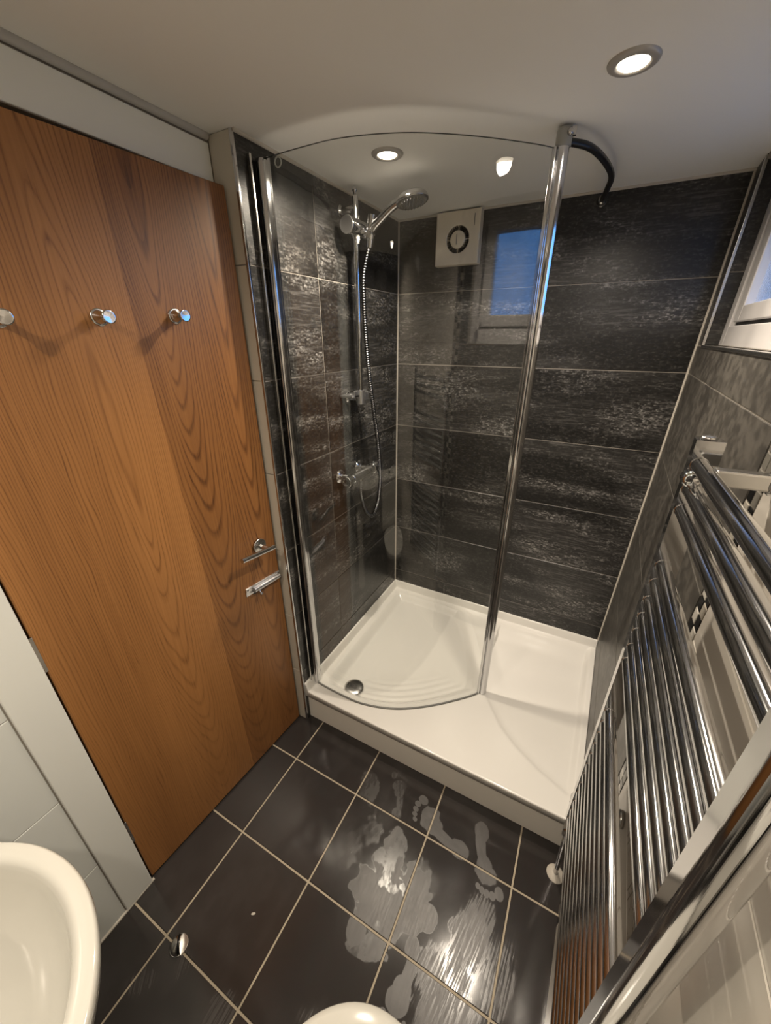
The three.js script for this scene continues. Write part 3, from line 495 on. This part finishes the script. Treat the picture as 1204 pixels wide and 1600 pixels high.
// ---------- towel radiator ----------
{
  const t = thing('towel_radiator', 'tall chrome ladder towel radiator close to the camera on the right wall', 'radiator');
  const zA = 1.083, zB = 1.541, yT = 1.484, yB = 0.448;
  for (const z of [zA, zB]) {
    const d = z === zA ? -1 : 1, sh = new THREE.Shape(), r = 0.017;   // flat side towards the bars, round side outwards
    sh.moveTo(1.058 - r, d * (z - 0.014 * d) * 1); sh.lineTo(1.058 - r, d * z + 0.004); sh.absarc(1.058, d * z + 0.004, r, Math.PI, 0, true); sh.lineTo(1.058 + r, d * z - 0.014); sh.closePath();
    const pg = new THREE.ExtrudeGeometry(sh, { depth: yT - yB - 0.002, bevelEnabled: true, bevelSize: 0.0008, bevelThickness: 0.001, bevelSegments: 2, curveSegments: 32 }).rotateX(d > 0 ? Math.PI / 2 : -Math.PI / 2).translate(0, d > 0 ? yT - 0.001 : yB + 0.001, 0);
    const post = obj('post', pg, M.chrome, t);
    obj('post_cap', [turned([[0, 0], [0.011, 0], [0.011, 0.003], [0.0095, 0.0045], [0, 0.0045]], [1.057, yT, z], [1.057, 9, z], 6)], M.satin, post);
  }
  const ys = [1.447, 1.408, 1.371, 1.266, 1.229, 1.192, 1.155, 1.118, 1.081, 1.044, ...[...Array(12)].map((_, k) => 0.898 - 0.0365 * k)];
  const barGeo = mergeGeometries([cyl([0, 0, zA + 0.012], [0, 0, zB - 0.012], 0.0112, 0.0112, 28), turned([[0.0112, 0], [0.0121, 0.0006], [0.0121, 0.0022], [0.0112, 0.003]], [0, 0, zA + 0.0135], [0, 0, 9], 28), turned([[0.0112, 0], [0.0121, 0.0006], [0.0121, 0.0022], [0.0112, 0.003]], [0, 0, zB - 0.0135], [0, 0, -9], 28)]);
  for (const y of ys) { const b = obj('bar', barGeo, M.chrome, t); b.position.set(1.053, y, 0); }
  obj('bleed_valve', [turned([[0, 0], [0.012, 0], [0.0135, 0.003], [0.0115, 0.008], [0.0135, 0.013], [0.0125, 0.02], [0.008, 0.024], [0, 0.025]], [1.047, 1.428, zA + 0.014], [1.047, 1.428, 9], 32)], M.chrome, t);
  for (const [y, z] of [[1.447, 1.15], [1.452, 1.44], [0.72, 1.19], [0.72, 1.44]]) {
    const br = obj('wall_mount', [rbox(1.06, 1.148 - 0.04 * z + 0.0202 * y - 0.001, y - 0.011, y + 0.011, z - 0.011, z + 0.011, 0.003)], M.satin, t);
    const xw = 1.148 - 0.04 * z + 0.0202 * y;
    obj('wall_plate', turned([[0, 0], [0.017, 0], [0.017, 0.008], [0.013, 0.012], [0, 0.012]], [xw - 0.0008, y, z], [-9, y, z], 28), M.satin, br);
  }
  obj('valve', [turned([[0, 0], [0.013, 0], [0.013, 0.01], [0.009, 0.012], [0.009, 0.018], [0.0145, 0.02], [0.0145, 0.046], [0.011, 0.052], [0, 0.052]], [1.058, yB + 0.001, zA], [1.058, -9, zA], 28), cyl([1.06, yB - 0.03, zA], [1.07, yB - 0.032, 1.0], 0.011, 0.013), turned([[0, 0], [0.015, 0], [0.016, 0.003], [0.016, 0.026], [0.012, 0.03], [0, 0.03]], [1.0705, yB - 0.032, 1.004], [1.079, yB - 0.034, 0.93], 24)], M.chrome, t);
  obj('pipe', cyl([1.071, yB - 0.034, 0.99], [1.086, 0.001, 0.98], 0.0075), M.chrome, t);
  obj('pipe_flange', turned([[0.008, 0.012], [0.012, 0.011], [0.026, 0.003], [0.027, 0.0]], [1.086, 0.0008, 0.98], [1.086, 9, 0.98], 32), M.silicone, t);
}

// ---------- wash basin, toilet ----------
{
  const t = thing('wash_basin', 'round-fronted white ceramic wash basin on the left wall beside the door', 'basin');
  const cx = 0.27, cz = 2.0, ax = 0.272, az = 0.24, back = -0.083, N = 96, rings = [], Y = 0.82;
  // each ring: [scale, offset x, height]; the back of the rim is squared off against the wall
  const pt = (k, s, ox) => { const a = k / N * Math.PI * 2, c = Math.cos(a), sn = Math.sin(a); let x = cx + ox + ax * s * c; const z = cz + az * s * sn; return [x, z, c]; };
  const prof = [[0.35, -0.02, Y - 0.3, 0], [0.62, -0.02, Y - 0.2, 0.3], [0.86, -0.01, Y - 0.09, 1], [0.965, 0, Y - 0.035, 1], [0.985, 0, Y - 0.012, 1], [0.98, 0, Y - 0.004, 1], [0.965, 0, Y, 1], [0.9, 0, Y + 0.001, 1], [0.862, 0.002, Y - 0.002, 0], [0.842, 0.003, Y - 0.01, 0], [0.82, 0.004, Y - 0.03, 0], [0.76, 0.006, Y - 0.075, 0], [0.63, 0.008, Y - 0.115, 0], [0.4, 0.008, Y - 0.137, 0], [0.15, 0.008, Y - 0.145, 0], [0.0001, 0.008, Y - 0.146, 0]];
  const pos = [], idx = [];
  for (const [s, ox, y, flat] of prof) for (let k = 0; k <= N; k++) { let [x, z, c] = pt(k, s, ox); if (flat && c < 0) x = mix(x, back + (1 - s) * 0.06, flat * smooth(0.55, 1, -c)); pos.push(x, y, z); }
  for (let r = 0; r + 1 < prof.length; r++) for (let k = 0; k < N; k++) { const a = r * (N + 1) + k, b = a + N + 1; idx.push(a, b, a + 1, a + 1, b, b + 1); }
  const g = new THREE.BufferGeometry(); g.setAttribute('position', new THREE.Float32BufferAttribute(pos, 3)); g.setIndex(idx); g.computeVertexNormals();
  obj('bowl', g, M.ceramic, t);
  obj('pedestal', turned([[0.075, 0], [0.085, 0.002], [0.075, 0.06], [0.062, 0.25], [0.07, 0.45], [0.095, 0.56], [0, 0.56]], [0.12, 0.0006, cz], [0.12, 9, cz], 40), M.ceramic, t);
  obj('plug_hole', turned([[0.022, 0], [0.02, 0.003], [0.012, 0.001], [0, 0.0008]], [cx + 0.008, Y - 0.1455, cz], [cx + 0.008, 9, cz], 28), M.chrome, t);
  obj('tap', [turned([[0, 0], [0.024, 0], [0.024, 0.004], [0.018, 0.008], [0.016, 0.09], [0.018, 0.1], [0.012, 0.11], [0, 0.11]], [-0.02, Y - 0.002, cz], [-0.02, 9, cz], 30), tube([[-0.02, Y + 0.07, cz], [0.04, Y + 0.085, cz], [0.085, Y + 0.075, cz], [0.092, Y + 0.06, cz]], 0.011, 24), tube([[-0.02, Y + 0.11, cz], [-0.02, Y + 0.12, cz], [0.02, Y + 0.135, cz]], 0.006, 16)], M.chrome, t);
}
{
  const t = thing('toilet', 'white ceramic toilet with its rounded lid down at the bottom of the view', 'toilet');
  const cx = 0.785, zf = 1.575, N = 72;
  const outline = (s, y, g = 0) => { const o = []; for (let k = 0; k <= N; k++) { const a = k / N * Math.PI * 2, c = Math.cos(a), sn = Math.sin(a), front = sn < 0; o.push([cx + 0.188 * s * Math.sign(c) * Math.pow(Math.abs(c), front ? 1 : 0.75), y, zf + 0.205 + g + (front ? 0.205 : 0.2) * s * Math.sign(sn) * Math.pow(Math.abs(sn), front ? 1 : 0.7)]); } return o; };
  const loft = (rs) => { const pos = [], idx = []; for (const r of rs) for (const p of r) pos.push(...p); for (let r = 0; r + 1 < rs.length; r++) for (let k = 0; k < N; k++) { const a = r * (N + 1) + k, b = a + N + 1; idx.push(a, a + 1, b, a + 1, b + 1, b); } const g = new THREE.BufferGeometry(); g.setAttribute('position', new THREE.Float32BufferAttribute(pos, 3)); g.setIndex(idx); g.computeVertexNormals(); return g; };
  obj('lid', loft([outline(0.96, 0.414), outline(0.995, 0.418), outline(1, 0.424), outline(0.985, 0.431), outline(0.94, 0.436), outline(0.8, 0.44), outline(0.4, 0.443), outline(0.001, 0.444)]), M.ceramic, t);
  obj('seat', loft([outline(0.9, 0.392), outline(0.975, 0.394), outline(0.985, 0.402), outline(0.97, 0.411), outline(0.9, 0.413), outline(0.001, 0.413)]), M.ceramic, t);
  obj('pan', loft([outline(0.5, 0.001, 0.09), outline(0.55, 0.03, 0.09), outline(0.52, 0.16, 0.08), outline(0.68, 0.28, 0.05), outline(0.9, 0.36, 0.01), outline(0.94, 0.388, 0), outline(0.9, 0.391, 0), outline(0.001, 0.391)]), M.ceramic, t);
  const ci = obj('cistern', rbox(cx - 0.19, cx + 0.19, 0.39, 0.76, 2.0, 2.17, 0.03, 5), M.ceramic, t);
  obj('cistern_lid', rbox(cx - 0.198, cx + 0.198, 0.76, 0.79, 1.99, 2.178, 0.012, 4), M.ceramic, ci);
  obj('flush_button', turned([[0, 0], [0.025, 0], [0.025, 0.004], [0.02, 0.007], [0, 0.007]], [cx, 0.789, 2.085], [cx, 9, 2.085], 28), M.chrome, ci);
}

// ---------- door stop and a chip of paint ----------
{
  const t = thing('door_stop', 'small half-dome metal door stop screwed to the dark floor tiles', 'door stop', [0.127, 0.0008, 1.671], 0.75);
  const dome = new THREE.SphereGeometry(0.024, 32, 18, 0, Math.PI, 0, Math.PI / 2).rotateY(-Math.PI / 2);   // half dome on the -x side
  obj('dome', [dome.scale(1, 1.15, 1), turned([[0, 0], [0.0245, 0], [0.0245, 0.002], [0, 0.002]], [0, 0, 0], [0, 1, 0], 32)], M.satin, t);
  const face = (x0, x1, r) => { const s = new THREE.Shape(); s.absarc(0, 0, r, 0, Math.PI); return new THREE.ExtrudeGeometry(s, { depth: x1 - x0, bevelEnabled: false, curveSegments: 28 }).scale(1, 1.15, 1).rotateY(Math.PI / 2).translate(x0, 0, 0); };
  obj('rubber_pad', face(-0.0005, 0.006, 0.021), M.blackPlastic, t);
  obj('back_plate', face(0.006, 0.0085, 0.0238), M.satin, t);
}
{
  const g = new THREE.IcosahedronGeometry(0.005, 1); const p = g.attributes.position; for (let i = 0; i < p.count; i++) p.setXYZ(i, p.getX(i) * 1.4, p.getY(i) * 0.3, p.getZ(i) * 0.7);
  g.computeVertexNormals();
  const m = tag(obj('paint_chip', g.rotateY(0.6), M.silicone), 'tiny white chip lying on a dark floor tile', 'chip'); m.position.set(0.27, 0.0017, 1.52);
}

renderer.render(scene, camera);
